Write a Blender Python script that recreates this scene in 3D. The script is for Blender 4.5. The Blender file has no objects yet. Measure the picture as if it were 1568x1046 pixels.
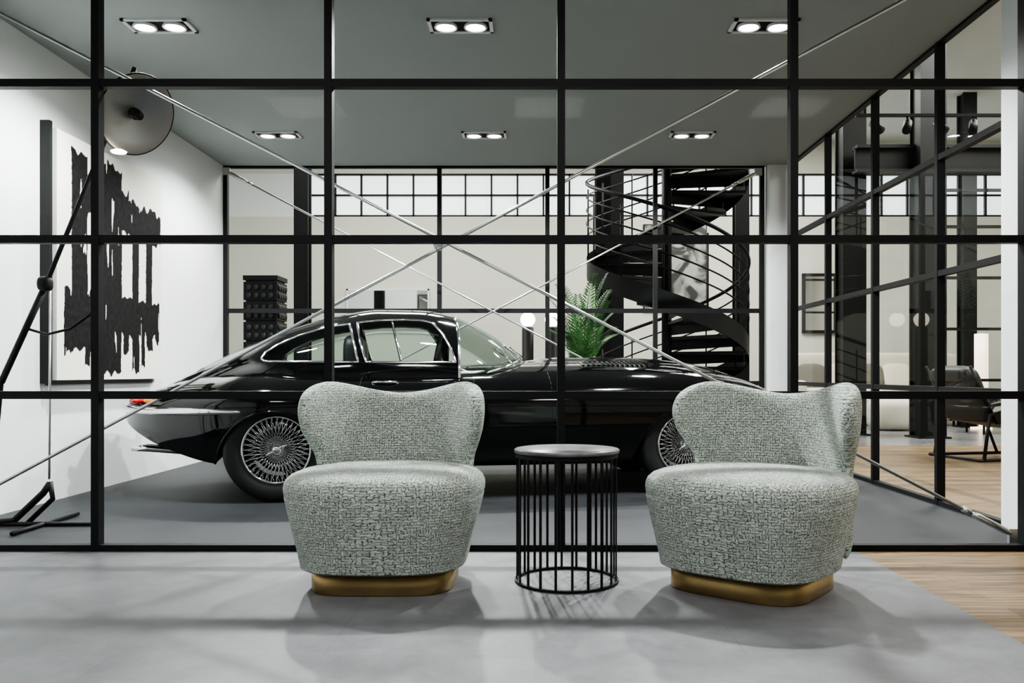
import bpy, bmesh, math, random
import numpy as np
from mathutils import Vector, Matrix, noise
random.seed(7)
C=bpy.context; D=bpy.data
pi=math.pi

# ------------------------------------------------------------ materials
def nt(name):
    m=D.materials.new(name); m.use_nodes=True
    t=m.node_tree; b=t.nodes['Principled BSDF']; return m,t,b
def sock(b,n,v):
    if n in b.inputs: b.inputs[n].default_value=v
def mat(name,col,rough=.5,metal=0,coat=0,bump=0,bscale=50,emit=None,estr=0,var=0,vscale=3,spec=None):
    m,t,b=nt(name)
    sock(b,'Base Color',(*col,1)); sock(b,'Roughness',rough); sock(b,'Metallic',metal); sock(b,'Coat Weight',coat); sock(b,'Coat Roughness',.02)
    if spec is not None: sock(b,'Specular IOR Level',spec)
    if emit: sock(b,'Emission Color',(*emit,1)); sock(b,'Emission Strength',estr)
    if var or bump:
        tc=t.nodes.new('ShaderNodeTexCoord'); n=t.nodes.new('ShaderNodeTexNoise'); n.inputs['Scale'].default_value=vscale; n.inputs['Detail'].default_value=6
        t.links.new(tc.outputs['Object'],n.inputs['Vector'])
        if var:
            r=t.nodes.new('ShaderNodeValToRGB'); e=r.color_ramp.elements
            e[0].position=.3; e[1].position=.7
            e[0].color=(*[c*(1-var) for c in col],1); e[1].color=(*[min(1,c*(1+var)) for c in col],1)
            t.links.new(n.outputs['Fac'],r.inputs['Fac']); t.links.new(r.outputs['Color'],b.inputs['Base Color'])
        if bump:
            n2=t.nodes.new('ShaderNodeTexNoise'); n2.inputs['Scale'].default_value=bscale; n2.inputs['Detail'].default_value=4
            t.links.new(tc.outputs['Object'],n2.inputs['Vector'])
            bp=t.nodes.new('ShaderNodeBump'); bp.inputs['Strength'].default_value=bump; bp.inputs['Distance'].default_value=.01
            t.links.new(n2.outputs['Fac'],bp.inputs['Height']); t.links.new(bp.outputs['Normal'],b.inputs['Normal'])
    return m
def glassmat(name,tint,gl=.08,k=.5):
    m=D.materials.new(name); m.use_nodes=True; t=m.node_tree
    for n in list(t.nodes):
        if n.type=='BSDF_PRINCIPLED': t.nodes.remove(n)
    out=[n for n in t.nodes if n.type=='OUTPUT_MATERIAL'][0]
    a=t.nodes.new('ShaderNodeBsdfTransparent'); a.inputs['Color'].default_value=(*tint,1)
    g=t.nodes.new('ShaderNodeBsdfGlossy'); g.inputs['Roughness'].default_value=.01
    f=t.nodes.new('ShaderNodeLayerWeight'); f.inputs['Blend'].default_value=.25
    mu=t.nodes.new('ShaderNodeMath'); mu.operation='MULTIPLY_ADD'; mu.inputs[1].default_value=k; mu.inputs[2].default_value=gl
    t.links.new(f.outputs['Fresnel'],mu.inputs[0])
    mx=t.nodes.new('ShaderNodeMixShader'); t.links.new(mu.outputs[0],mx.inputs[0]); t.links.new(a.outputs[0],mx.inputs[1]); t.links.new(g.outputs[0],mx.inputs[2])
    t.links.new(mx.outputs[0],out.inputs['Surface']); return m

M={}
M['steel']=mat('black_steel',(.0075,.008,.0085),.5,0,var=.2,spec=.22)
M['wall']=mat('white_plaster',(.72,.745,.74),.85,bump=.15,bscale=120)
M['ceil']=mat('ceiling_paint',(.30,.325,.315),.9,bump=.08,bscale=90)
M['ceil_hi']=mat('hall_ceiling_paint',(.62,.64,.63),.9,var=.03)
M['cream']=mat('cream_wall_paint',(.60,.60,.53),.85,var=.05,vscale=.6)
M['chrome']=mat('chrome',(.88,.89,.90),.07,1)
M['cable']=mat('steel_rod',(.76,.78,.79),.28,1)
M['paint']=mat('black_lacquer',(.002,.002,.0024),.06,0,coat=.35,spec=.4)
M['rubber']=mat('tyre_rubber',(.010,.010,.011),.6,bump=.1)
M['dark']=mat('dark_interior',(.007,.007,.008),.7,spec=.2)
M['leather']=mat('black_leather',(.012,.012,.013),.45,bump=.2,bscale=200)
M['carglass']=glassmat('car_glass',(.80,.88,.85),.05,.5)
M['glass']=glassmat('pane_glass',(.97,.985,.98),.0,.05)
M['brass']=mat('brushed_brass',(.42,.30,.14),.36,1,var=.12,vscale=8)
M['red']=mat('tail_lens_red',(.5,.01,.01),.15,coat=1)
M['orange']=mat('indicator_orange',(.9,.25,.02),.15,coat=1,emit=(1,.3,.03),estr=.3)
M['bulb']=mat('spot_emitter',(1,1,1),.3,emit=(1,.98,.95),estr=120)
M['whitemetal']=mat('white_metal',(.70,.71,.71),.4)
M['silver']=mat('reflector_silver',(.30,.31,.31),.35,.8)
M['globe']=mat('opal_globe',(1,.95,.85),.3,emit=(1,.9,.72),estr=9)
M['tubelamp']=mat('lamp_shade_glow',(1,.9,.8),.4,emit=(1,.72,.52),estr=1.6)
M['winglow']=mat('frosted_window_glow',(.9,.95,.95),.4,emit=(.88,.97,.98),estr=1.1)
M['leaf']=mat('palm_leaf',(.04,.115,.03),.45,var=.4,vscale=6)
M['pot']=mat('planter_ceramic',(.05,.05,.05),.4)
M['sofa']=mat('cream_boucle',(.64,.60,.51),.9,bump=.4,bscale=80)
M['pillow']=mat('grey_pillow',(.13,.12,.10),.9,bump=.3)
M['mirror']=mat('mirror_glass',(.85,.87,.86),.03,1)
M['marble']=mat('table_top_stone',(.13,.13,.13),.3,var=.35,vscale=9)
M['shadow_sheet']=mat('canvas_shadow_dark',(.05,.053,.055),.6,var=.2)

def floor_tile(name,c1,c2,w,h,joint,rough,nscale=2.0,spec=.5):
    m,t,b=nt(name)
    tc=t.nodes.new('ShaderNodeTexCoord')
    br=t.nodes.new('ShaderNodeTexBrick'); br.inputs['Scale'].default_value=1; br.inputs['Brick Width'].default_value=w; br.inputs['Row Height'].default_value=h
    br.inputs['Mortar Size'].default_value=.002; br.inputs['Mortar Smooth'].default_value=.2
    br.inputs['Color1'].default_value=(.93,.93,.93,1); br.inputs['Color2'].default_value=(1.03,1.03,1.03,1); br.inputs['Mortar'].default_value=(joint,joint,joint,1)
    t.links.new(tc.outputs['Object'],br.inputs['Vector'])
    n=t.nodes.new('ShaderNodeTexNoise'); n.inputs['Scale'].default_value=nscale; n.inputs['Detail'].default_value=13; n.inputs['Roughness'].default_value=.8
    t.links.new(tc.outputs['Object'],n.inputs['Vector'])
    r=t.nodes.new('ShaderNodeValToRGB'); r.color_ramp.elements[0].position=.40; r.color_ramp.elements[1].position=.60
    r.color_ramp.elements[0].color=(*c1,1); r.color_ramp.elements[1].color=(*c2,1)
    t.links.new(n.outputs['Fac'],r.inputs['Fac'])
    mx=t.nodes.new('ShaderNodeMix'); mx.data_type='RGBA'; mx.blend_type='MULTIPLY'; mx.inputs[0].default_value=1
    t.links.new(r.outputs['Color'],mx.inputs[6]); t.links.new(br.outputs['Color'],mx.inputs[7]); t.links.new(mx.outputs[2],b.inputs['Base Color'])
    mr=t.nodes.new('ShaderNodeMapRange'); mr.inputs['To Min'].default_value=rough-.08; mr.inputs['To Max'].default_value=rough+.12
    t.links.new(n.outputs['Fac'],mr.inputs['Value']); t.links.new(mr.outputs[0],b.inputs['Roughness']); sock(b,'Specular IOR Level',spec)
    return m
M['tile']=floor_tile('concrete_tile',(.10,.102,.110),(.160,.162,.172),1.2,1.2,.8,.42)
M['boxfloor']=floor_tile('dark_grey_floor',(.014,.015,.018),(.024,.026,.030),1.2,.6,.8,.55,spec=.3)
M['hallfloor']=floor_tile('polished_grey_floor',(.15,.155,.16),(.22,.225,.23),1.2,1.2,.8,.25)
def wood():
    m,t,b=nt('oak_planks')
    tc=t.nodes.new('ShaderNodeTexCoord')
    br=t.nodes.new('ShaderNodeTexBrick'); br.inputs['Scale'].default_value=1; br.inputs['Brick Width'].default_value=1.6; br.inputs['Row Height'].default_value=.12
    br.inputs['Mortar Size'].default_value=.0015
    br.inputs['Color1'].default_value=(.15,.093,.042,1); br.inputs['Color2'].default_value=(.30,.20,.098,1); br.inputs['Mortar'].default_value=(.04,.028,.018,1)
    t.links.new(tc.outputs['Object'],br.inputs['Vector'])
    mp=t.nodes.new('ShaderNodeMapping'); mp.inputs['Scale'].default_value=(1.2,22,1)
    t.links.new(tc.outputs['Object'],mp.inputs['Vector'])
    n=t.nodes.new('ShaderNodeTexNoise'); n.inputs['Scale'].default_value=2.5; n.inputs['Detail'].default_value=8
    t.links.new(mp.outputs[0],n.inputs['Vector'])
    r=t.nodes.new('ShaderNodeValToRGB'); r.color_ramp.elements[0].position=.35; r.color_ramp.elements[1].position=.65
    r.color_ramp.elements[0].color=(.40,.37,.35,1); r.color_ramp.elements[1].color=(1.1,1.1,1.1,1)
    t.links.new(n.outputs['Fac'],r.inputs['Fac'])
    mx=t.nodes.new('ShaderNodeMix'); mx.data_type='RGBA'; mx.blend_type='MULTIPLY'; mx.inputs[0].default_value=1
    t.links.new(br.outputs['Color'],mx.inputs[6]); t.links.new(r.outputs['Color'],mx.inputs[7]); t.links.new(mx.outputs[2],b.inputs['Base Color'])
    sock(b,'Roughness',.45); return m
M['wood']=wood()
def tweed():
    m,t,b=nt('sage_tweed_fabric')
    uv=t.nodes.new('ShaderNodeUVMap'); uv.uv_map='UVMap'
    def N(scale,det=2):
        n=t.nodes.new('ShaderNodeTexNoise'); n.inputs['Scale'].default_value=scale; n.inputs['Detail'].default_value=det; t.links.new(uv.outputs[0],n.inputs['Vector']); return n
    n=N(75,4)
    s=t.nodes.new('ShaderNodeVectorMath'); s.operation='SUBTRACT'; s.inputs[1].default_value=(.5,.5,.5)
    t.links.new(n.outputs['Color'],s.inputs[0])
    sc=t.nodes.new('ShaderNodeVectorMath'); sc.operation='SCALE'; sc.inputs['Scale'].default_value=.015
    t.links.new(s.outputs[0],sc.inputs[0])
    ad=t.nodes.new('ShaderNodeVectorMath'); ad.operation='ADD'; t.links.new(uv.outputs[0],ad.inputs[0]); t.links.new(sc.outputs[0],ad.inputs[1])
    sp=t.nodes.new('ShaderNodeSeparateXYZ'); t.links.new(ad.outputs[0],sp.inputs[0])
    cb=t.nodes.new('ShaderNodeCombineXYZ'); t.links.new(sp.outputs[1],cb.inputs[0]); t.links.new(sp.outputs[0],cb.inputs[1])
    def brick(vec,w,h):
        br=t.nodes.new('ShaderNodeTexBrick'); br.inputs['Scale'].default_value=1; br.inputs['Brick Width'].default_value=w; br.inputs['Row Height'].default_value=h
        br.inputs['Mortar Size'].default_value=.0021; br.inputs['Mortar Smooth'].default_value=1.0
        br.inputs['Color1'].default_value=(.40,.465,.415,1); br.inputs['Color2'].default_value=(.74,.79,.72,1); br.inputs['Mortar'].default_value=(.028,.042,.037,1)
        t.links.new(vec,br.inputs['Vector']); return br
    b1=brick(ad.outputs[0],.030,.0105); b2=brick(cb.outputs[0],.023,.0115)
    n2=N(46,1)
    gt=t.nodes.new('ShaderNodeMath'); gt.operation='GREATER_THAN'; gt.inputs[1].default_value=.52; t.links.new(n2.outputs['Fac'],gt.inputs[0])
    mx=t.nodes.new('ShaderNodeMix'); mx.data_type='RGBA'; t.links.new(gt.outputs[0],mx.inputs[0]); t.links.new(b1.outputs['Color'],mx.inputs[6]); t.links.new(b2.outputs['Color'],mx.inputs[7])
    n4=N(130,2); g4=t.nodes.new('ShaderNodeMapRange'); g4.inputs['From Min'].default_value=.50; g4.inputs['From Max'].default_value=.62; t.links.new(n4.outputs['Fac'],g4.inputs['Value'])
    m4=t.nodes.new('ShaderNodeMix'); m4.data_type='RGBA'; m4.inputs[7].default_value=(.52,.58,.52,1); t.links.new(g4.outputs[0],m4.inputs[0]); t.links.new(mx.outputs[2],m4.inputs[6])
    n3=N(380,3); r3=t.nodes.new('ShaderNodeValToRGB'); r3.color_ramp.elements[0].position=.32; r3.color_ramp.elements[1].position=.6
    r3.color_ramp.elements[0].color=(.5,.52,.51,1); r3.color_ramp.elements[1].color=(1.12,1.12,1.12,1); t.links.new(n3.outputs['Fac'],r3.inputs['Fac'])
    m2=t.nodes.new('ShaderNodeMix'); m2.data_type='RGBA'; m2.blend_type='MULTIPLY'; m2.inputs[0].default_value=1
    t.links.new(m4.outputs[2],m2.inputs[6]); t.links.new(r3.outputs['Color'],m2.inputs[7])
    t.links.new(m2.outputs[2],b.inputs['Base Color'])
    mf=t.nodes.new('ShaderNodeMix'); mf.data_type='FLOAT'; t.links.new(gt.outputs[0],mf.inputs[0]); t.links.new(b1.outputs['Fac'],mf.inputs[2]); t.links.new(b2.outputs['Fac'],mf.inputs[3])
    sb=t.nodes.new('ShaderNodeMath'); sb.operation='SUBTRACT'; t.links.new(n3.outputs['Fac'],sb.inputs[0]); t.links.new(mf.outputs[0],sb.inputs[1])
    bp=t.nodes.new('ShaderNodeBump'); bp.inputs['Strength'].default_value=.8; bp.inputs['Distance'].default_value=.004
    t.links.new(sb.outputs[0],bp.inputs['Height']); t.links.new(bp.outputs['Normal'],b.inputs['Normal'])
    sock(b,'Roughness',.95); sock(b,'Sheen Weight',.2); return m
M['tweed']=tweed()
def vcol(name,rough=.85):
    m,t,b=nt(name); a=t.nodes.new('ShaderNodeAttribute'); a.attribute_name='Col'
    t.links.new(a.outputs['Color'],b.inputs['Base Color']); sock(b,'Roughness',rough); sock(b,'Specular IOR Level',.1); return m
M['canvas']=vcol('painted_canvas')

# ------------------------------------------------------------ mesh builder
class MB:
    def __init__(s): s.v=[];s.f=[];s.m=[];s.s=[];s.uv=[];s.mats=[]
    def mi(s,k):
        if k not in s.mats: s.mats.append(k)
        return s.mats.index(k)
    def add(s,vs,fs,k,smooth=True,uvs=None,fm=None):
        o=len(s.v); s.v+= [tuple(p) for p in vs]; i=s.mi(k)
        for q,f in enumerate(fs):
            s.f.append([a+o for a in f]); s.m.append(s.mi(fm[q]) if fm else i); s.s.append(smooth)
            s.uv.append([uvs[a] for a in f] if uvs else None)
    def box(s,c,d,k,R=None):
        vs=[]
        for x in(-.5,.5):
            for y in(-.5,.5):
                for z in(-.5,.5):
                    p=Vector((x*d[0],y*d[1],z*d[2]))
                    if R: p=R@p
                    vs.append(p+Vector(c))
        s.add(vs,[(0,1,3,2),(4,6,7,5),(0,4,5,1),(2,3,7,6),(0,2,6,4),(1,5,7,3)],k,False)
    def bx(s,x0,x1,y0,y1,z0,z1,k): s.box(((x0+x1)/2,(y0+y1)/2,(z0+z1)/2),(x1-x0,y1-y0,z1-z0),k)
    def tube(s,path,r,k,seg=8,closed=False,sy=1.0,smooth=True):
        P=[Vector(p) for p in path]; n=len(P)
        if not hasattr(r,'__len__'): r=[r]*n
        vs=[];ref=None
        for i in range(n):
            if closed: t=P[(i+1)%n]-P[i-1]
            else: t=P[min(i+1,n-1)]-P[max(i-1,0)]
            if t.length<1e-9: t=Vector((0,0,1))
            t.normalize()
            if ref is None:
                ref=Vector((0,0,1)) if abs(t.z)<.9 else Vector((1,0,0))
            a=ref-t*ref.dot(t)
            if a.length<1e-6: a=t.orthogonal()
            a.normalize(); ref=a; b=t.cross(a)
            for j in range(seg):
                q=2*pi*j/seg; vs.append(P[i]+a*math.cos(q)*r[i]*sy+b*math.sin(q)*r[i])
        fs=[]
        for i in range(n if closed else n-1):
            for j in range(seg):
                i2=(i+1)%n; fs.append((i*seg+j,i*seg+(j+1)%seg,i2*seg+(j+1)%seg,i2*seg+j))
        if not closed:
            fs.append(tuple(range(seg))[::-1]); fs.append(tuple((n-1)*seg+j for j in range(seg)))
        s.add(vs,fs,k,smooth)
    def grid(s,G,k,closed_u=False,uv=None,fm=None,smooth=True):
        n=len(G);m=len(G[0]); vs=[p for r in G for p in r]; uvs=[p for r in uv for p in r] if uv else None
        fs=[];ks=[]
        for i in range(n-1):
            for j in range(m if closed_u else m-1):
                j2=(j+1)%m; fs.append((i*m+j,i*m+j2,(i+1)*m+j2,(i+1)*m+j))
                if fm: ks.append(fm(i,j))
        s.add(vs,fs,k,smooth,uvs,ks if fm else None)
    def lathe(s,prof,c,k,seg=32,axis='z',smooth=True):
        G=[]
        for r,h in prof:
            row=[]
            for j in range(seg):
                a=2*pi*j/seg
                if axis=='z': p=(c[0]+r*math.cos(a),c[1]+r*math.sin(a),c[2]+h)
                elif axis=='y': p=(c[0]+r*math.cos(a),c[1]+h,c[2]+r*math.sin(a))
                else: p=(c[0]+h,c[1]+r*math.cos(a),c[2]+r*math.sin(a))
                row.append(p)
            G.append(row)
        s.grid(G,k,True,smooth=smooth)
    def sell(s,c,d,k,e=.35,R=None,nu=28,nv=18):
        G=[]
        sg=lambda x,p: math.copysign(abs(x)**p,x)
        for i in range(nv+1):
            a=-pi/2+pi*i/nv; row=[]
            for j in range(nu):
                b=2*pi*j/nu
                p=Vector((d[0]/2*sg(math.cos(a),e)*sg(math.cos(b),e),d[1]/2*sg(math.cos(a),e)*sg(math.sin(b),e),d[2]/2*sg(math.sin(a),e)))
                if R: p=R@p
                row.append(p+Vector(c))
            G.append(row)
        s.grid(G,k,True)
    def build(s,name,loc=(0,0,0),rz=0,merge=0):
        me=D.meshes.new(name); me.from_pydata(s.v,[],s.f)
        for k in s.mats: me.materials.append(M[k])
        me.polygons.foreach_set('material_index',s.m); me.polygons.foreach_set('use_smooth',s.s)
        if any(u for u in s.uv):
            l=me.uv_layers.new(name='UVMap'); i=0
            for f,u in zip(s.f,s.uv):
                for q in range(len(f)):
                    if u: l.data[i].uv=u[q]
                    i+=1
        if merge:
            bm=bmesh.new(); bm.from_mesh(me); bmesh.ops.remove_doubles(bm,verts=bm.verts,dist=merge)
            bmesh.ops.recalc_face_normals(bm,faces=bm.faces); bm.to_mesh(me); bm.free()
        me.update()
        o=D.objects.new(name,me); C.scene.collection.objects.link(o); o.location=loc; o.rotation_euler[2]=rz
        return o
def pch(tab):
    xs=np.array([a for a,b in tab],float); ys=np.array([b for a,b in tab],float)
    h=np.diff(xs); d=np.diff(ys)/h; m=np.zeros(len(xs))
    for i in range(1,len(xs)-1):
        if d[i-1]*d[i]>0:
            w1=2*h[i]+h[i-1]; w2=h[i]+2*h[i-1]; m[i]=(w1+w2)/(w1/d[i-1]+w2/d[i])
    m[0]=d[0]; m[-1]=d[-1]
    def f(x):
        x=min(max(x,xs[0]),xs[-1]); i=min(int(np.searchsorted(xs,x,side='right'))-1,len(xs)-2)
        t=(x-xs[i])/h[i]
        return float(ys[i]*(1+2*t)*(1-t)**2+m[i]*h[i]*t*(1-t)**2+ys[i+1]*t*t*(3-2*t)+m[i+1]*h[i]*t*t*(t-1))
    return f
def simple(name,x0,x1,y0,y1,z0,z1,k):
    b=MB(); b.bx(x0,x1,y0,y1,z0,z1,k); return b.build(name)

# ------------------------------------------------------------ shell
XL=-3.017; XR=2.45; YF=3.824; YB=8.22; ZC=2.8
simple('floor',XL,1.44,-2.5,YF,-.1,0,'tile')
simple('floor_wood_front',1.44,9,-2.5,YF,-.1,0,'wood')
simple('floor_showroom',XL,XR,YF,YB,-.1,0,'boxfloor')
simple('floor_wood_side',XR,9,YF,9.3,-.1,0,'wood')
b=MB(); b.bx(-6,XR,YB,15,-.1,0,'hallfloor'); b.bx(XR,9,9.3,15,-.1,0,'hallfloor'); b.build('floor_hall')
simple('wall_left',XL-.15,XL,-2.5,YB,0,4.9,'wall')
simple('wall_hall_left',-6.15,-6,YB,15,0,4.9,'wall')
simple('wall_hall_front',-6,XL-.15,YB-.1,YB,0,4.9,'wall')
simple('wall_behind_camera',XL,9,-2.65,-2.5,0,4.9,'wall')
simple('wall_right',9,9.15,-2.5,15,0,4.9,'cream')
b=MB(); b.bx(-6,9,15,15.15,0,3.56,'cream'); b.bx(-6,9,15,15.15,4.32,4.9,'cream'); b.bx(-6,-4.0,15,15.15,3.56,4.32,'wall'); b.build('wall_back')
simple('ceiling',XL,XR+.03,-2.5,YB+.03,ZC,ZC+.12,'ceil')
b=MB(); b.bx(XR+.03,9,-2.5,YB+.03,4.9,5,'ceil_hi'); b.bx(-6.1,9,YB+.03,15.1,4.9,5,'ceil_hi'); b.build('ceiling_hall')
# clerestory window
b=MB(); b.bx(-4,9,15.06,15.08,3.56,4.32,'winglow')
x=-4
while x<9:
    b.bx(x-.015,x+.015,15.0,15.06,3.56,4.32,'steel'); x+=.46
for z in(3.575,3.94,4.305): b.bx(-4,9,15.0,15.05,z-.015,z+.015,'steel')
b.build('window_4')

def partition(name,axis,pos,ticks,zs,w=.035,dp=.05,glass=True):
    b=MB()
    a0,a1=ticks[0],ticks[-1]
    for t in ticks:
        if axis=='x': b.bx(t-w/2,t+w/2,pos-dp/2,pos+dp/2,0,ZC,'steel')
        else: b.bx(pos-dp/2,pos+dp/2,t-w/2,t+w/2,0,ZC,'steel')
    for z in zs:
        z0=max(0,z-w/2); z1=min(ZC,z+w/2)
        if z<=0: z0,z1=0,w*.8
        if axis=='x': b.bx(a0,a1,pos-dp/2+.003,pos+dp/2-.003,z0,z1,'steel')
        else: b.bx(pos-dp/2+.003,pos+dp/2-.003,a0,a1,z0,z1,'steel')
    if glass:
        if axis=='x': b.add([(a0,pos,0),(a1,pos,0),(a1,pos,ZC),(a0,pos,ZC)],[(0,1,2,3)],'glass',False)
        else: b.add([(pos,a0,0),(pos,a1,0),(pos,a1,ZC),(pos,a0,ZC)],[(0,1,2,3)],'glass',False)
    return b.build(name)
ZS=[0,.7,1.4,2.1,2.8]
partition('window_1','x',YF,[XL+.02,-1.973,-.929,.115,1.159,2.203,2.45],ZS)
partition('window_2','x',YB,[XL+.02,-1.973,-.929,.115,1.159,2.19],ZS,w=.042)
partition('window_3','y',XR,[4.40,5.145,6.125,7.11,8.09],ZS)
# white columns
for i,(x,y) in enumerate([(2.49,4.24),(2.335,8.26)]):
    b=MB()
    G=[]; hw=.115 if i==0 else .105
    for z in(0,.02,2.78,2.8):
        e=.002 if z in(0,2.8) else 0
        G.append([(math.copysign(abs(math.cos(a))**.25,math.cos(a))*(hw-e),math.copysign(abs(math.sin(a))**.25,math.sin(a))*(hw-e),z) for a in [2*pi*j/40 for j in range(40)]])
    b.grid(G,'wall',True,smooth=False); b.build('white_column' if i==0 else 'white_column.001',(x,y,0))
# brace rods
def rod(b,p,q,r=.008):
    p=Vector(p);q=Vector(q); b.tube([p,q],r,'cable',10)
    d=(q-p).normalized()
    for a,sg in((p,1),(q,-1)):
        b.tube([a+d*sg*.02,a+d*sg*.05,a+d*sg*.20,a+d*sg*.23],[r*1.2,r*2,r*2,r*1.1],'cable',12)
        b.tube([a+d*sg*.24,a+d*sg*.28],r*1.7,'cable',6)
        b.box(a,(.07,.02,.07),'cable')
b=MB(); Yr=3.93
rod(b,(-2.93,Yr,2.70),(2.235,Yr+.02,.04)); rod(b,(-2.93,Yr+.025,.05),(2.05,Yr+.04,2.72))
b.lathe([(0,-.02),(.022,-.02),(.022,.03),(0,.03)],(-.45,Yr+.01,1.392),'cable',20,'y'); b.build('cross_brace_rods')
b=MB(); Yr=8.13
rod(b,(-2.96,Yr,2.73),(2.14,Yr,.05),.009); rod(b,(-2.96,Yr+.025,.05),(2.14,Yr+.025,2.73),.009)
b.build('cross_brace_rods.001')

# ------------------------------------------------------------ downlights
k=0
for y in(4.88,7.12):
    for x in(-2.16,-.43,1.31):
        b=MB()
        W,H=.37,.19
        for (x0,x1,y0,y1) in((-W/2,W/2,-H/2,-H/2+.02),(-W/2,W/2,H/2-.02,H/2),(-W/2,-W/2+.02,-H/2,H/2),(W/2-.02,W/2,-H/2,H/2)):
            b.bx(x0,x1,y0,y1,-.012,0,'whitemetal')
        b.bx(-W/2+.02,W/2-.02,-H/2+.02,H/2-.02,-.004,0,'dark')
        for sx in(-.085,.085):
            b.lathe([(.062,-.002),(.068,-.018),(.060,-.022),(.05,-.008)],(sx,0,0),'whitemetal',24)
            b.lathe([(0,-.010),(.048,-.010)],(sx,0,0),'bulb',24)
        b.build('recessed_ceiling_light'+('' if k==0 else '.%03d'%k),(x,y,ZC))
        L=D.lights.new('spot_lamp','SPOT'); L.energy=310 if y<5 else 240; L.spot_size=math.radians(150); L.spot_blend=.6; L.shadow_soft_size=.045; L.color=(.98,1,.99)
        o=D.objects.new('downlight_lamp'+('' if k==0 else '.%03d'%k),L); o.location=(x,y,ZC-.05); C.scene.collection.objects.link(o)
        k+=1
def area(name,loc,size,e,col=(1,1,1),rot=(0,0,0),sy=None):
    L=D.lights.new(name,'AREA'); L.energy=e; L.size=size; L.color=col
    if sy: L.shape='RECTANGLE'; L.size_y=sy
    o=D.objects.new(name,L); o.location=loc; o.rotation_euler=rot; C.scene.collection.objects.link(o)
for i,x in enumerate((-1.7,.1,1.9)):
    area('lounge_ceiling_lamp.%03d'%i,(x,1.3,ZC-.02),.5,31,(1,.99,.97))
area('hall_ceiling_lamp',(-2,11.5,4.85),2.5,350,(1,.98,.92))
area('hall_ceiling_lamp.001',(3,12,4.85),2.5,350,(1,.98,.92))
area('hall_ceiling_lamp.002',(6,9.5,4.85),2.5,330,(1,.96,.9))
area('hall_ceiling_lamp.003',(6,5,4.85),2.0,180,(1,.96,.9))

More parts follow.
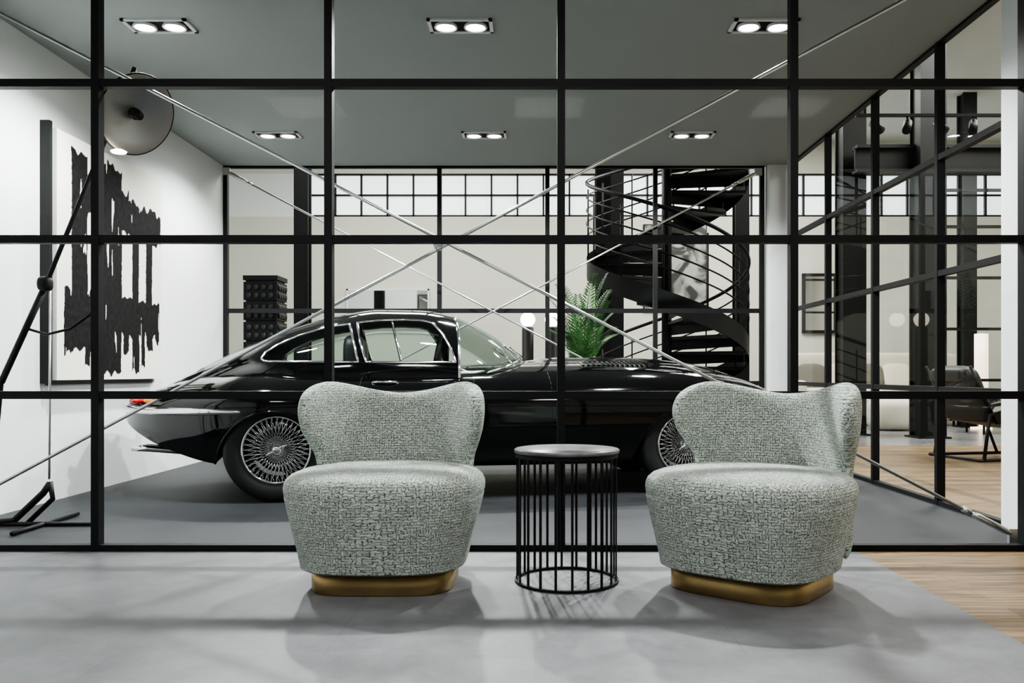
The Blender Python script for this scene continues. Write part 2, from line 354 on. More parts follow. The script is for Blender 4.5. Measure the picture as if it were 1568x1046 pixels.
# ------------------------------------------------------------ car
def make_car():
    b=MB()
    w=pch([(-1.12,.05),(-1.11,.13),(-1.08,.21),(-1.02,.31),(-.92,.43),(-.78,.555),(-.6,.665),(-.4,.755),(-.2,.81),(0,.83),(.6,.825),(1.2,.825),(1.6,.82),(2.2,.795),(2.65,.77),(2.95,.71),(3.2,.61),(3.4,.47),(3.52,.31),(3.56,.19),(3.57,.08)])
    zt=pch([(-1.12,.58),(-1.1,.605),(-1.05,.635),(-.95,.672),(-.8,.722),(-.5,.795),(0,.855),(1.0,.86),(1.6,.875),(2.2,.885),(2.65,.87),(3.0,.82),(3.3,.74),(3.5,.645),(3.57,.56)])
    sill=pch([(-1.12,.53),(-1.1,.50),(-1.05,.465),(-.95,.415),(-.75,.335),(-.4,.24),(0,.20),(3.0,.20),(3.25,.24),(3.45,.34),(3.54,.43),(3.57,.5)])
    zcf=pch([(-1.12,.555),(-.8,.565),(0,.57),(2.65,.565),(3.3,.54),(3.57,.53)])
    AR=((0,.385,.565),(2.65,.385,.565))
    def arch(s):
        z=-1
        for s0,a,top in AR:
            d=(s-s0)/a
            if abs(d)<1: z=max(z,.12+(top-.12)*(1-abs(d)**2.2)**.5)
        return z
    def bulge(s,t):
        f=max(0,min(1,(s-1.5)/.4))*max(0,min(1,(3.45-s)/.5)); f=f*f*(3-2*f); return .03*f*math.exp(-(t/.2)**4)
    S=set()
    for s in np.linspace(-1.12,3.57,150): S.add(round(float(s),5))
    for s in np.linspace(0,1,16): S.add(round(-1.12+.2*float(s)**2.5,5)); S.add(round(3.57-.2*float(s)**2.5,5))
    for s0,a,_ in AR:
        for q in np.linspace(-pi/2,pi/2,50): S.add(round(s0+a*math.sin(q),5))
    S=sorted(S); S2=[S[0]]
    for s in S[1:]:
        if s-S2[-1]>.002 or s==S[-1]: S2.append(s)
    S=S2
    N1,N2=14,72
    n=2.45
    def skirt(s,z):
        W,zc,zb=w(s),zcf(s),sill(s)-.15
        fr=min(1,max(0,(zc-z)/(zc-zb))); return W*(1-fr**2.8)**(1/2.8)
    G=[]
    for s in S:
        W,T,zc=w(s),zt(s),zcf(s); row=[]
        for j in range(N2+1):
            th=pi*j/N2; c,sn=math.cos(th),math.sin(th)
            t=-W*math.copysign(abs(c)**(2/n),c); z=zc+(T-zc)*abs(sn)**(2/n)
            row.append((s,t,z+bulge(s,t)))
        G.append(row)
    top=G
    for sg in(-1,1):
        SG=[]
        for s in S:
            zc=zcf(s); zl=min(max(sill(s),arch(s)),zc-.003)
            SG.append([(s,sg*skirt(s,zl+(zc-zl)*j/N1),zl+(zc-zl)*j/N1) for j in range(N1+1)])
        b.grid(SG,'paint')
    b.grid(top,'paint')
    for s0,a,tp in AR:
        for sg in(-1,1):
            L=[];In=[]
            for q in np.linspace(-.97*pi/2,.97*pi/2,40):
                s=s0+a*math.sin(q); z=max(sill(s),arch(s)); L.append((s,sg*(skirt(s,z)-.004),z)); In.append((s,sg*.45,z+.02))
            b.tube(L,.006,'paint',8); b.grid([L,In],'dark')
    # greenhouse
    zr=pch([(-1.08,.58),(-.93,.675),(-.7,.785),(-.48,.890),(-.22,1.010),(.055,1.122),(.35,1.205),(.62,1.246),(.88,1.245),(1.25,1.185)])
    zb=pch([(-1.08,.5),(-.7,.62),(-.2,.73),(.2,.74),(1.3,.74)])
    gw=pch([(-1.08,.08),(-.7,.32),(-.3,.51),(.1,.625),(.6,.67),(1.3,.665)])
    n2=2.2
    def gh(s,th):
        c,sn=math.cos(th),math.sin(th)
        return (s,-gw(s)*math.copysign(abs(c)**(2/n2),c),zb(s)+(zr(s)-zb(s))*abs(sn)**(2/n2))
    def gt(s,z):
        f=(z-zb(s))/(zr(s)-zb(s)); f=min(max(f,0),1); return gw(s)*(1-f**n2)**(1/n2)
    sf=lambda th:1.13+.0*math.sin(th)
    NS,NT=220,120
    G=[[gh(-1.08+(sf(pi*j/NT)+1.08)*(i/NS),pi*j/NT) for j in range(NT+1)] for i in range(NS+1)]
    Q=[(-.10,.875),(-.125,.892),(-.105,.93),(-.03,.982),(.09,1.04),(.22,1.083),(.33,1.108),(.425,1.122),(.452,1.03),(.49,.868),(.3,.868),(.1,.870)]
    Dw=[(.475,1.130),(.62,1.148),(.78,1.154),(.90,1.149),(.97,1.132),(1.03,1.06),(1.08,.96),(1.110,.868),(.8,.866),(.54,.868),(.50,1.0)]
    def inside(p,poly):
        r=False; x,y=p
        for i in range(len(poly)):
            x1,y1=poly[i];x2,y2=poly[i-1]
            if (y1>y)!=(y2>y) and x<(x2-x1)*(y-y1)/(y2-y1)+x1: r=not r
        return r
    def fm(i,j):
        a=G[i][j];c=G[i+1][j+1]; s=(a[0]+c[0])/2;t=(a[1]+c[1])/2;z=(a[2]+c[2])/2
        if abs(t)>.3 and (inside((s,z),Q) or inside((s,z),Dw)): return 'carglass'
        if abs(t)<.30+.1*s and -.6<s<.02: return 'carglass'
        return 'paint'
    b.grid(G,'paint',fm=fm)
    def dens(poly,closed=True,st=6):
        out=[];n=len(poly)
        for i in range(n if closed else n-1):
            p,q=poly[i],poly[(i+1)%n]
            for k in range(st): out.append((p[0]+(q[0]-p[0])*k/st,p[1]+(q[1]-p[1])*k/st))
        if not closed: out.append(poly[-1])
        return out
    for sg in(-1,1):
        for poly in(Q,Dw):
            b.tube([(s,sg*(gt(s,z)+.003),z) for s,z in dens(poly)],.0085,'chrome',8,True)
        vd=dens([(.70,1.149),(.735,1.0),(.765,.868)],False)
        b.tube([(s,sg*(gt(s,z)+.002),z) for s,z in vd],.006,'chrome',6)
    # windshield
    NW=24;NTT=60
    G=[]
    for i in range(NW+1):
        row=[]
        for j in range(NTT+1):
            th=pi*j/NTT; F=Vector(gh(sf(th),th)); B=Vector((1.13+.5*math.sin(th)**.8,-.663*math.cos(th),.74+.15*math.sin(th)))
            v=i/NW; p=F.lerp(B,v); p+=Vector((.03,0,.02))*math.sin(pi*v)*math.sin(th); row.append(p)
        G.append(row)
    b.grid(G,'carglass')
    b.tube([Vector(G[0][j])+Vector((.004,0,.002)) for j in range(NTT+1)],.009,'chrome',8)
    b.tube([Vector(G[-1][j])+Vector((-.01,0,.012)) for j in range(6,NTT-5)],.009,'chrome',8)
    for t0 in(-.3,0,.3):
        b.tube([(1.66-.25*abs(t0),t0,.90),(1.52-.25*abs(t0),t0-.22,.98)],.005,'chrome',6)
    # rear bumper blade
    path=[];rad=[]
    for s in np.linspace(-.20,-1.1,34): path.append((s,-w(s)-.010,.562))
    path.append((-1.130,-.06,.562)); path.append((-1.133,0,.562))
    mir=[(p[0],-p[1],p[2]) for p in path[:-1]][::-1]; path+=mir
    nn=len(path)
    for i in range(nn):
        e=min(i,nn-1-i)/12; rad.append(.004+.015*min(1,e)**.6)
    b.tube(path,rad,'chrome',12,sy=1.3)
    for sg in(-1,1):
        b.sell((-.93,sg*.40,.622),(.15,.08,.036),'red',.7,Matrix.Rotation(sg*-.9,3,'Z')); b.sell((-.85,sg*.475,.628),(.07,.06,.034),'orange',.7)
        b.sell((3.20,sg*.44,.62),(.26,.19,.12),'carglass',.9)
    for t in(-.16,-.08): b.tube([(-.2,t,.24),(-.6,t,.265),(-.95,t,.295),(-1.06,t,.30)],.022,'chrome',14)
    b.tube([(-.42,-.12,.28),(-.72,-.12,.30)],.05,'dark',14)
    b.sell((3.52,0,.52),(.12,.5,.12),'dark',.7)
    for sg in(-1,1): b.tube([(3.2,sg*.63,.55),(3.4,sg*.5,.55),(3.52,sg*.33,.55),(3.57,sg*.2,.55)],.02,'chrome')
    def side_t(s,z):
        zc=zcf(s)
        if z>=zc: f=(z-zc)/(zt(s)-zc); return w(s)*(1-min(1,f)**n)**(1/n)
        return skirt(s,z)
    for sg in(-1,1):
        for pts in([(.52,.80),(.50,.7),(.50,.5),(.53,.3),(.58,.23)],[(1.22,.78),(1.23,.6),(1.22,.4),(1.20,.23)],[(1.72,.8),(1.72,.6),(1.72,.4),(1.72,.22)]):
            b.tube([(s,sg*(side_t(s,z)-.0025),z) for s,z in dens(pts,False)],.003,'dark',5)
        b.tube([(.58,sg*(side_t(.6,.74)+.004),.74),(.62,sg*(side_t(.6,.74)+.022),.742),(.70,sg*(side_t(.7,.74)+.022),.742),(.74,sg*(side_t(.7,.74)+.004),.74)],.009,'chrome')
    for k in range(14):
        for sg in(-1,1):
            s=2.0+k*.035; t=.36
            zz=zcf(s)+(zt(s)-zcf(s))*(1-(t/w(s))**n)**(1/n)
            b.box((s,sg*t,zz+.001),(.012,.2,.010),'paint',Matrix.Rotation(sg*-.15,3,'X'))
    b.bx(.42,2.22,-.6,.6,.2,.3,'dark'); b.bx(-.3,3.0,-.35,.35,.22,.34,'dark')
    b.tube([(-.5,0,.42),(-.75,0,.47)],.14,'dark',16)
    for s in(.45,):
        for t in(-.32,.32):
            b.sell((s,t,.90),(.14,.42,.30),'leather',.5)
            b.sell((s,t,1.01),(.08,.2,.09),'leather',.5)
    b.tube([(1.00+.03*math.sin(a),-.33+.19*math.cos(a),.90+.16*math.sin(a)) for a in [2*pi*i/24 for i in range(24)]],.011,'dark',8,True)
    for a in(0,2.1,4.2): b.tube([(1.00,-.33,.90),(1.00+.03*math.sin(a),-.33+.19*math.cos(a),.90+.16*math.sin(a))],.007,'chrome',6)
    # wheels
    for s0 in(0,2.65):
        for sg in(-1,1):
            c=(s0,0,.325); o=lambda h: sg*(.665+h)
            prof=[(.205,-.08),(.235,-.093),(.29,-.095),(.315,-.08),(.325,-.05),(.326,0),(.325,.05),(.315,.078),(.29,.092),(.24,.09),(.212,.078)]
            b.lathe([(r,o(h)) for r,h in prof],c,'rubber',64,'y')
            for gx in(-.04,-.015,.015,.04):
                b.lathe([(.3265,o(gx-.002)),(.3275,o(gx)),(.3265,o(gx+.002))],c,'dark',48,'y')
            rim=[(.212,.08),(.207,.088),(.200,.086),(.196,.07),(.190,.03),(.17,.01),(.17,-.03),(.19,-.06),(.207,-.08)]
            b.lathe([(r,o(h)) for r,h in rim],c,'chrome',64,'y')
            b.lathe([(.0,o(.045)),(.035,o(.045)),(.042,o(.02)),(.045,o(-.05))],c,'chrome',28,'y')
            b.lathe([(.0,o(.082)),(.018,o(.082)),(.03,o(.07)),(.034,o(.045))],c,'chrome',28,'y')
            for a in(.5,.5+pi):
                b.tube([(s0,o(.06),.325),(s0+.035*math.cos(a),o(.075),.325+.035*math.sin(a)),(s0+.07*math.cos(a),o(.078),.325+.07*math.sin(a))],[.013,.011,.006],'chrome',8)
            b.lathe([(0,o(-.05)),(.15,o(-.05)),(.15,o(-.06)),(0,o(-.065))],c,'dark',32,'y')
            N=36
            for kk in range(N):
                a=2*pi*kk/N
                for (dh,rr,hh,tw) in((.035,.196,.066,.28),(.035,.196,.060,-.28),(-.02,.185,.02,.33)):
                    p=(s0+.042*math.cos(a+tw*2),o(dh),.325+.042*math.sin(a+tw*2)); q=(s0+rr*math.cos(a),o(hh),.325+rr*math.sin(a))
                    b.tube([p,q],.0021,'chrome',4)
            b.tube([(s0,0,.325),(s0,sg*.6,.325)],.03,'dark')
    b.v=[((-.4+(x+.4)*.92) if x<-.4 else x,y,z) for x,y,z in b.v]   # rear overhang length
    return b.build('vintage_coupe_car',(-1.717,5.97,0),math.radians(9.2),merge=2e-5)
make_car()

# ------------------------------------------------------------ lounge chairs
def make_chair(name,loc,rz):
    b=MB()
    sg=lambda x,p: math.copysign(abs(x)**p,x)
    def ring(hx,hy,z,n,N=96,cy=0):
        return [(hx*sg(math.cos(2*pi*j/N),2/n),cy+hy*sg(math.sin(2*pi*j/N),2/n),z) for j in range(N+1)]
    pr=[(.0,.084,3.2),(.5,.084,3.2),(.80,.084,3.2),(.825,.088,3.1),(.835,.10,3.0),(.86,.14,2.9),(.90,.20,2.8),(.945,.26,2.7),(.98,.31,2.6),(.998,.338,2.55),(.997,.348,2.55),(1.006,.358,2.5),(1.01,.372,2.5),(1.005,.388,2.5),(.985,.405,2.5),(.94,.420,2.5),(.87,.430,2.5),(.7,.440,2.4),(.45,.447,2.3),(.2,.450,2.2),(0,.450,2.2)]
    P=[];l=0
    for i in range(len(pr)-1):
        for k in range(3):
            a=k/3; P.append(tuple(pr[i][q]*(1-a)+pr[i+1][q]*a for q in range(3)))
    P.append(pr[-1])
    last=None;side=[];top=[];Us=[];Ut=[]
    for sc,z,n in P:
        r=ring(.372*sc,.34*sc,z,n,cy=-.02)
        if last: l+=math.hypot((sc-last[0])*.35,z-last[1])
        last=(sc,z)
        if z<=.4051:
            side.append(r); Us.append([(j/96*2.2,l+.1) for j in range(97)])
        if z>=.404:
            top.append(r); Ut.append([(p[0]*1.0,p[1]) for p in r])
    b.grid(side,'tweed',uv=Us); b.grid(top,'tweed',uv=Ut)
    G=[ring(.0,.0,0,4),ring(.262,.245,0,4),ring(.265,.248,.003,4),ring(.265,.248,.084,4),ring(0,0,.084,4)]
    b.grid(G,'brass')
    pm=pch([(0,66),(.3,65),(.45,64),(.55,66),(.66,76),(.76,87),(.86,92),(.93,89),(.98,82),(1,75)])
    def zt(u):
        a=abs(u); q=min(a/.76,1)
        return .716+.048*(q*q*(3-2*q))-.035*max(0,(a-.76)/.24)**2
    NU,NV=60,60
    us=[math.sin(pi/2*(-1+2*i/NU)) for i in range(NU+1)]; vs=[(1-math.cos(pi*j/NV))/2 for j in range(NV+1)]
    for side in(1,-1):
        G=[];U=[]
        for v in vs:
            row=[];ur=[]
            for u in us:
                z=.115+v*(zt(u)-.115); ph=math.radians(u*pm(v))
                vv=2*v-1
                th=.050*max(0,(1-abs(u)**6)*(1-abs(vv)**10))**.5
                rx,ry=.337,.325; lean=max(0,z-.35)*.10
                off=side*th
                x=(rx+off)*math.sin(ph); y=.0+lean+(ry+off)*math.cos(ph)
                row.append((x,y,z)); ur.append((ph*.35+(3 if side<0 else 0),z))
            G.append(row);U.append(ur)
        b.grid(G,'tweed',uv=U)
    return b.build(name,loc,rz,merge=1e-5)
make_chair('lounge_chair',(-.57,3.28,0),0)
make_chair('lounge_chair.001',(.815,3.20,0),math.radians(-38))

# ------------------------------------------------------------ side table
b=MB()
b.lathe([(0,.492),(.19,.492),(.202,.495),(.203,.505),(.198,.509),(0,.509)],(0,0,0),'marble',64)
b.lathe([(.190,.478),(.197,.478),(.197,.492),(.190,.492),(.190,.478)],(0,0,0),'steel',64,smooth=False)
b.lathe([(.186,0),(.2,0),(.2,.010),(.186,.010),(.186,0)],(0,0,0),'steel',64,smooth=False)
angs=[2*pi*i/20+.07 for i in range(20)]+[math.radians(q) for q in(-68,-50,-32,-14,14,32,50)]
for a in angs:
    b.box((.192*math.cos(a),.192*math.sin(a),.245),(.005,.009,.48),'steel',Matrix.Rotation(a,3,'Z'))
b.build('side_table',(.12,3.27,0))

# ------------------------------------------------------------ left wall painting
def painting():
    y0,y1,z0,z1=5.20,6.66,.755,2.30
    NY,NZ=300,300
    cols=[];vs=[];fs=[]
    def nz(a,b_,s,o=0): return noise.noise(Vector((a*s,b_*s,o)))
    bars=[(5.50,5.70,.95,2.27),(5.42,5.50,.93,1.3),(5.66,5.78,.84,1.25),(5.87,6.19,.80,2.28),(6.35,6.46,.80,2.08),(6.22,6.30,.95,1.25),(6.58,6.69,.98,2.06),(6.49,6.55,.85,1.2),(6.74,6.80,1.05,1.3)]
    hb=[(5.42,6.82,1.08,1.35),(5.50,6.3,1.88,2.14),(6.05,6.83,1.82,2.06)]
    def f(y,z):
        y=5.33+(y-5.20)*1.53/1.46; z=.755+(z-.755)*1.595/1.545
        wy=y+nz(y,z,2.2,1)*.02+nz(y*2,z*.9,11,2)*.007+nz(y,z,45,3)*.004; wz=z+nz(y*7,z,2.5,5)*.055+nz(y,z,20,6)*.012
        k=0
        for a,b_,c,d in bars:
            if a<wy<b_ and c<wz<d: k=1
        for a,b_,c,d in hb:
            if a<wy<b_ and c<wz<d: k=1
        if k and nz(y*22,z*2.2,1.5,9)>.52: k=0
        return k
    for i in range(NZ+1):
        for j in range(NY+1):
            y=y0+(y1-y0)*j/NY; z=z0+(z1-z0)*i/NZ
            vs.append((XL+.085,y,z)); k=f(y,z)
            c=.008+.006*nz(y,z,30) if k else .72+.02*nz(y,z,4)
            cols+= [c,c*(1 if k else .995),c*(.97 if k else .90),1]
    for i in range(NZ):
        for j in range(NY): a=i*(NY+1)+j; fs.append((a,a+1,a+NY+2,a+NY+1))
    b=MB(); b.add(vs,fs,'canvas',False)
    n=len(vs)
    b.bx(XL+.012,XL+.084,y0,y1,z0,z1,'canvas')
    b.bx(XL+.002,XL+.06,y0-.035,y0-.004,z0-.02,z1+.04,'steel')
    b.bx(XL+.001,XL+.011,y0+.02,y1+.03,z0-.03,z1-.02,'shadow_sheet')  # dark sheet offset down and aside, standing in for the canvas's wall shadow
    o=b.build('abstract_painting')
    at=o.data.color_attributes.new('Col','FLOAT_COLOR','POINT')
    tot=len(o.data.vertices); cols+= [.6,.6,.56,1]*(tot-n)
    at.data.foreach_set('color',cols)
painting()

# ------------------------------------------------------------ floor lamp at left
b=MB(); Y=4.45
b.tube([(-2.87,Y,.02),(-2.80,Y,.75),(-2.565,Y,1.265),(-2.10,Y,2.40)],.012,'steel',10)
b.tube([(-2.80,Y,.75),(-2.565,Y,1.265)],.017,'steel',10)
b.sell((-2.565,Y-.01,1.265),(.07,.07,.08),'steel',.7)
b.tube([(-2.56,Y+.03,1.26),(-2.56,Y+.02,.24)],.006,'cable',8)
b.tube([(-2.66,Y,1.03),(-2.55,Y-.02,1.0),(-2.42,Y-.03,1.03),(-2.33,Y-.02,1.10),(-2.30,Y,1.16)],.007,'steel',8)
b.tube([(-2.84,Y-.05,.018),(-2.72,Y-.02,.03),(-2.58,Y,.17),(-2.545,Y,.22)],.018,'steel',8)
b.tube([(-2.545,Y,.23),(-2.53,Y,.14),(-2.66,Y,.015)],.014,'steel',8)
b.tube([(-2.86,Y-.04,.013),(-2.30,Y-.02,.013)],.012,'steel',8)
b.tube([(-2.56,Y-.3,.013),(-2.56,Y+.3,.013)],.012,'steel',8)
c=Vector((-2.10,Y+.02,2.16)); nrm=Vector((.80,-.42,-.42)).normalized(); R=nrm.to_track_quat('Z','Y').to_matrix()
def dish(prof,k,seg=48):
    G=[[c+R@Vector((r*math.cos(2*pi*j/seg),r*math.sin(2*pi*j/seg),h)) for j in range(seg)] for r,h in prof]; b.grid(G,k,True)
dish([(0,-.06),(.07,-.055),(.15,-.03),(.210,.0),(.214,.006),(.208,.008),(.15,-.015),(0,-.035)],'silver')
b.tube([c+R@Vector((.213*math.cos(2*pi*j/48),.213*math.sin(2*pi*j/48),.004)) for j in range(48)],.005,'steel',8,True)
b.tube([c,c+R@Vector((0,0,-.10))],.03,'steel',12); b.tube([c+R@Vector((0,0,-.10)),(-2.2,Y,2.15)],.012,'steel',8)
b.tube([c+R@Vector((0,0,-.035)),c+R@Vector((0,0,.03))],.022,'steel',12)
b.sell((-2.21,Y-.02,2.17),(.06,.06,.10),'steel',.5)
b.tube([(-2.27,Y-.02,2.25),(-2.21,Y-.02,2.17),(-2.24,Y-.02,2.08)],.012,'steel',8)
b.lathe([(0,.0),(.035,0),(.04,.008),(.02,.018),(0,.018)],(-2.17,Y-.03,1.945),'globe',24)
b.build('studio_floor_lamp')

# ------------------------------------------------------------ hall: steel columns & beams
cols=[(-3.29,12,.2),(.92,11.6,.2),(1.2,12.6,.2),(2.95,12.2,.2),(4.08,11,.3),(4.85,10.5,.32),(6.35,12.5,.2)]
for i,(x,y,w_) in enumerate(cols):
    b=MB(); b.bx(-w_/2,w_/2,-w_/2,-w_/2+.03,0,4.9,'steel'); b.bx(-w_/2,w_/2,w_/2-.03,w_/2,0,4.9,'steel'); b.bx(-w_/2+.03,w_/2-.03,-w_/2+.03,w_/2-.03,0,4.9,'steel')
    b.bx(-w_/2-.04,w_/2+.04,-w_/2-.04,w_/2+.04,0,.02,'steel'); b.build('steel_column'+('' if i==0 else '.%03d'%i),(x,y,0))
b=MB(); b.bx(4.0,9,10.62,10.66,3.32,3.62,'steel'); b.bx(4.0,9,10.55,10.73,3.60,3.64,'steel'); b.bx(4.0,9,10.55,10.73,3.30,3.34,'steel'); b.build('steel_beam')
b=MB()
for x in(5.4,6.45,7.5,8.55): b.bx(x-.025,x+.025,11.6,11.65,0,3.3,'steel')
for z in(.7,1.4,2.1,2.8,3.3): b.bx(5.4,9,11.605,11.645,z-.02,z+.02,'steel')
b.build('window_5')
b=MB(); b.bx(3.4,5.4,9,9.04,3.52,3.55,'steel')
for x in(3.5,5.3): b.tube([(x,9.02,3.55),(x,9.02,4.9)],.008,'steel')
for i,x in enumerate((3.62,3.95,4.3,4.65,5.1)):
    b.tube([(x,9.02,3.52),(x,9.02,3.45)],.012,'steel'); d=Vector((.3*(-1)**i,-.5,-.6)).normalized()
    p=Vector((x,9.02,3.42)); b.tube([p-d*.07,p+d*.09],.045,'steel',16)
b.build('track_light_rail')

# ------------------------------------------------------------ spiral stair
b=MB(); R_=.95; pitch=2.1; zof=.9
def hp(th,z,r): return (r*math.cos(th),-r*math.sin(th),z)
th0=-2*pi*zof/pitch
b.tube([(0,0,0),(0,0,4.9)],.06,'steel',20)
N=12; dth=2*pi/N
total=int(4.4/(pitch/N))
for k in range(total):
    a=th0+k*dth; z=(k+1)*pitch/N
    vs=[]
    for zz in(z-.035,z):
        vs+=[hp(a,zz,.05),hp(a,zz,R_),hp(a+dth*.55,zz,R_),hp(a+dth*1.1,zz,R_),hp(a+dth*1.1,zz,.05)]
    b.add(vs,[(0,1,2,3,4),(9,8,7,6,5),(0,5,6,1),(1,6,7,2),(2,7,8,3),(3,8,9,4),(4,9,5,0)],'steel',False)
    b.tube([hp(a+dth*.5,z,R_-.01),hp(a+dth*.5,z+.92,R_-.01)],.010,'steel',6)
    b.add([hp(a+.02,z-.035,.05),hp(a+.02,z-.035,R_*.98),hp(a+.02,z-.12,R_*.98),hp(a+.02,z-.16,.05)],[(0,1,2,3)],'steel',False)
ths=np.linspace(th0,th0+total*dth,total*8)
for rr in(R_,R_-.014):
    b.grid([[hp(t,(t-th0)/(2*pi)*pitch-.02,rr),hp(t,(t-th0)/(2*pi)*pitch+.21,rr)] for t in ths],'steel')
for h,r in((1.05,.022),(.88,.010),(.72,.010),(.56,.010),(.40,.010)):
    b.tube([hp(t,(t-th0)/(2*pi)*pitch+h+.05,R_) for t in ths if (t-th0)/(2*pi)*pitch+h<4.8],r,'steel',8)
b.v=[(x,y,max(0,z)) for x,y,z in b.v]
b.build('spiral_staircase',(1.56,10.1,0))

# ------------------------------------------------------------ totem sculpture
b=MB(); b.bx(-.2,.2,-.2,.2,0,.5,'steel')
z=.5
for k in range(6):
    h=.22
    b.bx(-.185,.185,-.185,.185,z,z+h-.02,'steel'); b.bx(-.165,.165,-.165,.165,z+h-.02,z+h,'steel')
    for sx in(-.12,-.04,.04,.12):
        for sz in(.05,.14):
            b.sell((sx,-.19,z+sz),(.06,.03,.07),'leather',.8,nu=12,nv=8)
            b.sell((.19,sx,z+sz),(.03,.06,.07),'leather',.8,nu=12,nv=8)
    z+=h
b.bx(-.19,.19,-.19,.19,z,z+.05,'steel'); b.build('carved_totem_sculpture',(-3.02,9.5,0))
for i,x in enumerate((-.10,.215)):
    b=MB(); b.lathe([(0,0),(.13,0),(.13,.03),(.075,.05),(.075,1.38),(.05,1.40),(.0,1.40)],(0,0,0),'steel',28); b.lathe([(.095*math.sin(a),1.49-.095*math.cos(a)) for a in np.linspace(0,pi,20)],(0,0,0),'globe',28)
    b.build('globe_floor_lamp'+('' if i==0 else '.001'),(x,11,0))
# palm
b=MB(); b.lathe([(0,0),(.17,0),(.2,.1),(.21,.42),(.19,.42),(.18,.38),(0,.38)],(0,0,0),'pot',32)
for k in range(4): b.tube([(.03*k-.05,.02*k,.36),(.05*k-.08,.03*k-.04,.75+.06*k)],.014,'leaf',6)
for k in range(22):
    a=2.4*k+.3; up=1.46-.026*k; L=1.28-.025*k+.1*random.random()
    pts=[];z0=.72+.1*random.random()
    for q in np.linspace(0,1,14):
        r=L*(q*math.cos(up)*.7+ .20*q*q); zz=z0+L*(q*math.sin(up)*1.15-.40*q*q*(1.5-up*.5)); pts.append(Vector((r*math.cos(a)*.72,r*math.sin(a)*.45,zz)))
    b.tube(pts,[.006*(1-i/15) +.001 for i in range(14)],'leaf',5)
    sd=Vector((-math.sin(a),math.cos(a),0))
    for i in range(2,14):
        t=(pts[i]-pts[i-1]).normalized(); ll=.15*(1-(i/14)**2)+.04
        for sg in(-1,1):
            for hf in(0,.5):
                base=pts[i-1].lerp(pts[i],hf); tip=base+(sd*sg*.7+t*.75+Vector((0,0,-.25)))*ll; w_=t*.010
                mid=base.lerp(tip,.5)
                b.add([base,mid+w_,tip,mid-w_],[(0,1,2,3)],'leaf',False)
b.build('potted_palm',(.48,8.68,0))
def abst():
    m,t,bb=nt('ink_painting'); tc=t.nodes.new('ShaderNodeTexCoord'); n=t.nodes.new('ShaderNodeTexNoise'); n.inputs['Scale'].default_value=2.2; n.inputs['Detail'].default_value=5; n.inputs['Distortion'].default_value=1.2
    r=t.nodes.new('ShaderNodeValToRGB'); r.color_ramp.elements[0].position=.45; r.color_ramp.elements[1].position=.58; r.color_ramp.elements[0].color=(.02,.02,.02,1); r.color_ramp.elements[1].color=(.30,.30,.28,1)
    t.links.new(tc.outputs['Object'],n.inputs['Vector']); t.links.new(n.outputs['Fac'],r.inputs['Fac']); t.links.new(r.outputs['Color'],bb.inputs['Base Color']); return m
M['ink']=abst()
b=MB(); b.bx(1.92,3.0,14.94,14.97,1.9,3.4,'ink'); b.bx(1.9,3.02,14.965,14.995,1.88,3.42,'steel'); b.build('ink_painting')
b=MB(); b.bx(-3.3,-1.9,14.95,14.98,1.93,2.25,'mirror')
for q in((-3.33,-3.3,1.9,2.28),(-1.9,-1.87,1.9,2.28),(-3.33,-1.87,1.9,1.93),(-3.33,-1.87,2.25,2.28)): b.bx(q[0],q[1],14.94,14.99,q[2],q[3],'whitemetal')
b.build('wall_mirror')
b=MB(); b.bx(4.75,5.4,14.95,14.98,1.55,2.5,'mirror')
for q in((4.7,4.75,1.5,2.55),(5.4,5.45,1.5,2.55),(4.7,5.45,1.5,1.55),(4.7,5.45,2.5,2.55)): b.bx(q[0],q[1],14.93,14.99,q[2],q[3],'steel')
b.build('wall_mirror.001')
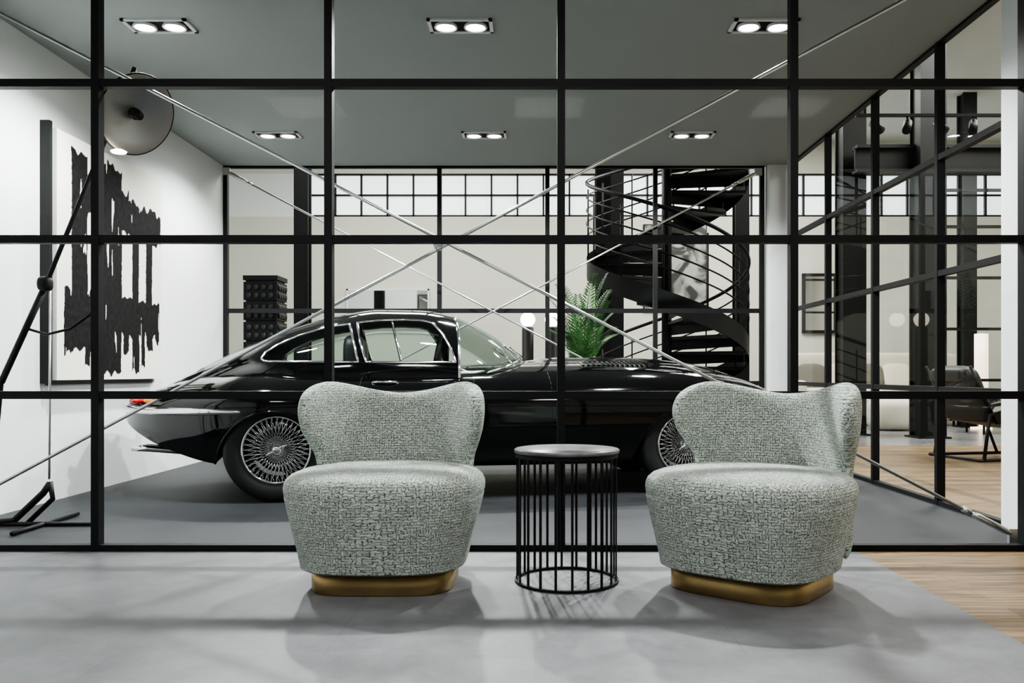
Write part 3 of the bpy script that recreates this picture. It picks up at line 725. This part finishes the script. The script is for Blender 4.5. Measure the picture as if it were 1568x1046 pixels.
# sofa
b=MB()
b.sell((0,.38,.62),(2.9,.24,1.0),'sofa',.2); b.sell((0,-.02,.25),(2.9,.9,.36),'sofa',.2)
for x in(-.95,0,.95): b.sell((x,-.08,.47),(.93,.78,.2),'sofa',.3)
for x in(-1.36,1.36): b.sell((x,-.02,.38),(.2,.9,.62),'sofa',.25)
for x in(-1.3,1.3):
    for y in(-.35,.3): b.tube([(x,y,0),(x,y,.12)],.02,'steel')
Rm=Matrix.Rotation(-.3,3,'X')
for x,k in((-1.0,'pillow'),(-.55,'sofa'),(-.1,'pillow'),(.35,'sofa'),(.8,'pillow')): b.sell((x,.18,.74),(.48,.14,.42),k,.6,Rm)
b.build('sofa',(5.35,13.2,0))
b=MB(); b.sell((0,0,.22),(.62,.62,.44),'sofa',.5); b.build('round_pouf',(5.0,11.9,0))
b=MB(); b.lathe([(0,0),(.14,0),(.14,.03),(.03,.04),(.03,.4),(.09,.42),(.09,1.35),(0,1.36)],(0,0,0),'tubelamp',28); b.build('column_floor_lamp',(6.30,12.0,0))
b=MB(); b.sell((0,0,.42),(1.0,.6,.05),'steel',.2)
for x in(-.4,.4):
    for y in(-.22,.22): b.tube([(x,y,0),(x,y,.41)],.015,'steel')
b.build('coffee_table',(6.2,11.2,0))
# black sling lounge chair
b=MB()
for sy in(-.33,.33):
    b.tube([(-.42,sy,.014),(.42,sy,.014)],.014,'steel'); b.tube([(-.36,sy,.012),(-.30,sy,.42),(.02,sy,.50),(.36,sy,.55)],.016,'steel')
    b.tube([(.34,sy,.012),(.20,sy,.34),(.36,sy,.55)],.014,'steel')
    b.sell((.0,sy,.55),(.6,.07,.04),'leather',.4,Matrix.Rotation(-.14,3,'Y'))
b.tube([(-.42,-.33,.014),(-.42,.33,.014)],.012,'steel'); b.tube([(.42,-.33,.014),(.42,.33,.014)],.012,'steel')
b.sell((.02,0,.36),(.66,.58,.12),'leather',.3,Matrix.Rotation(.16,3,'Y'))
b.sell((-.34,0,.60),(.12,.58,.52),'leather',.3,Matrix.Rotation(-.4,3,'Y'))
b.sell((-.43,0,.79),(.13,.5,.14),'leather',.5,Matrix.Rotation(-.4,3,'Y'))
b.tube([(-.2,-.3,.34),(-.48,-.3,.86)],.013,'steel'); b.tube([(-.2,.3,.34),(-.48,.3,.86)],.013,'steel')
b.build('sling_lounge_chair',(4.30,8.0,0),math.radians(12))

# ------------------------------------------------------------ world & camera
w=D.worlds.new('World'); C.scene.world=w; w.use_nodes=True
w.node_tree.nodes['Background'].inputs[0].default_value=(.6,.65,.68,1); w.node_tree.nodes['Background'].inputs[1].default_value=.3
try:
    C.scene.view_settings.look='AgX - Medium High Contrast'; C.scene.view_settings.exposure=.22
except Exception as e: print(e)
cam=D.cameras.new('camera'); cam.sensor_width=36; cam.lens=1300/1568*36; cam.shift_x=-36/1568; cam.shift_y=48/1568; cam.clip_start=.05
o=D.objects.new('camera',cam); o.location=(0,0,.8); o.rotation_euler=(pi/2,0,0); C.scene.collection.objects.link(o); C.scene.camera=o
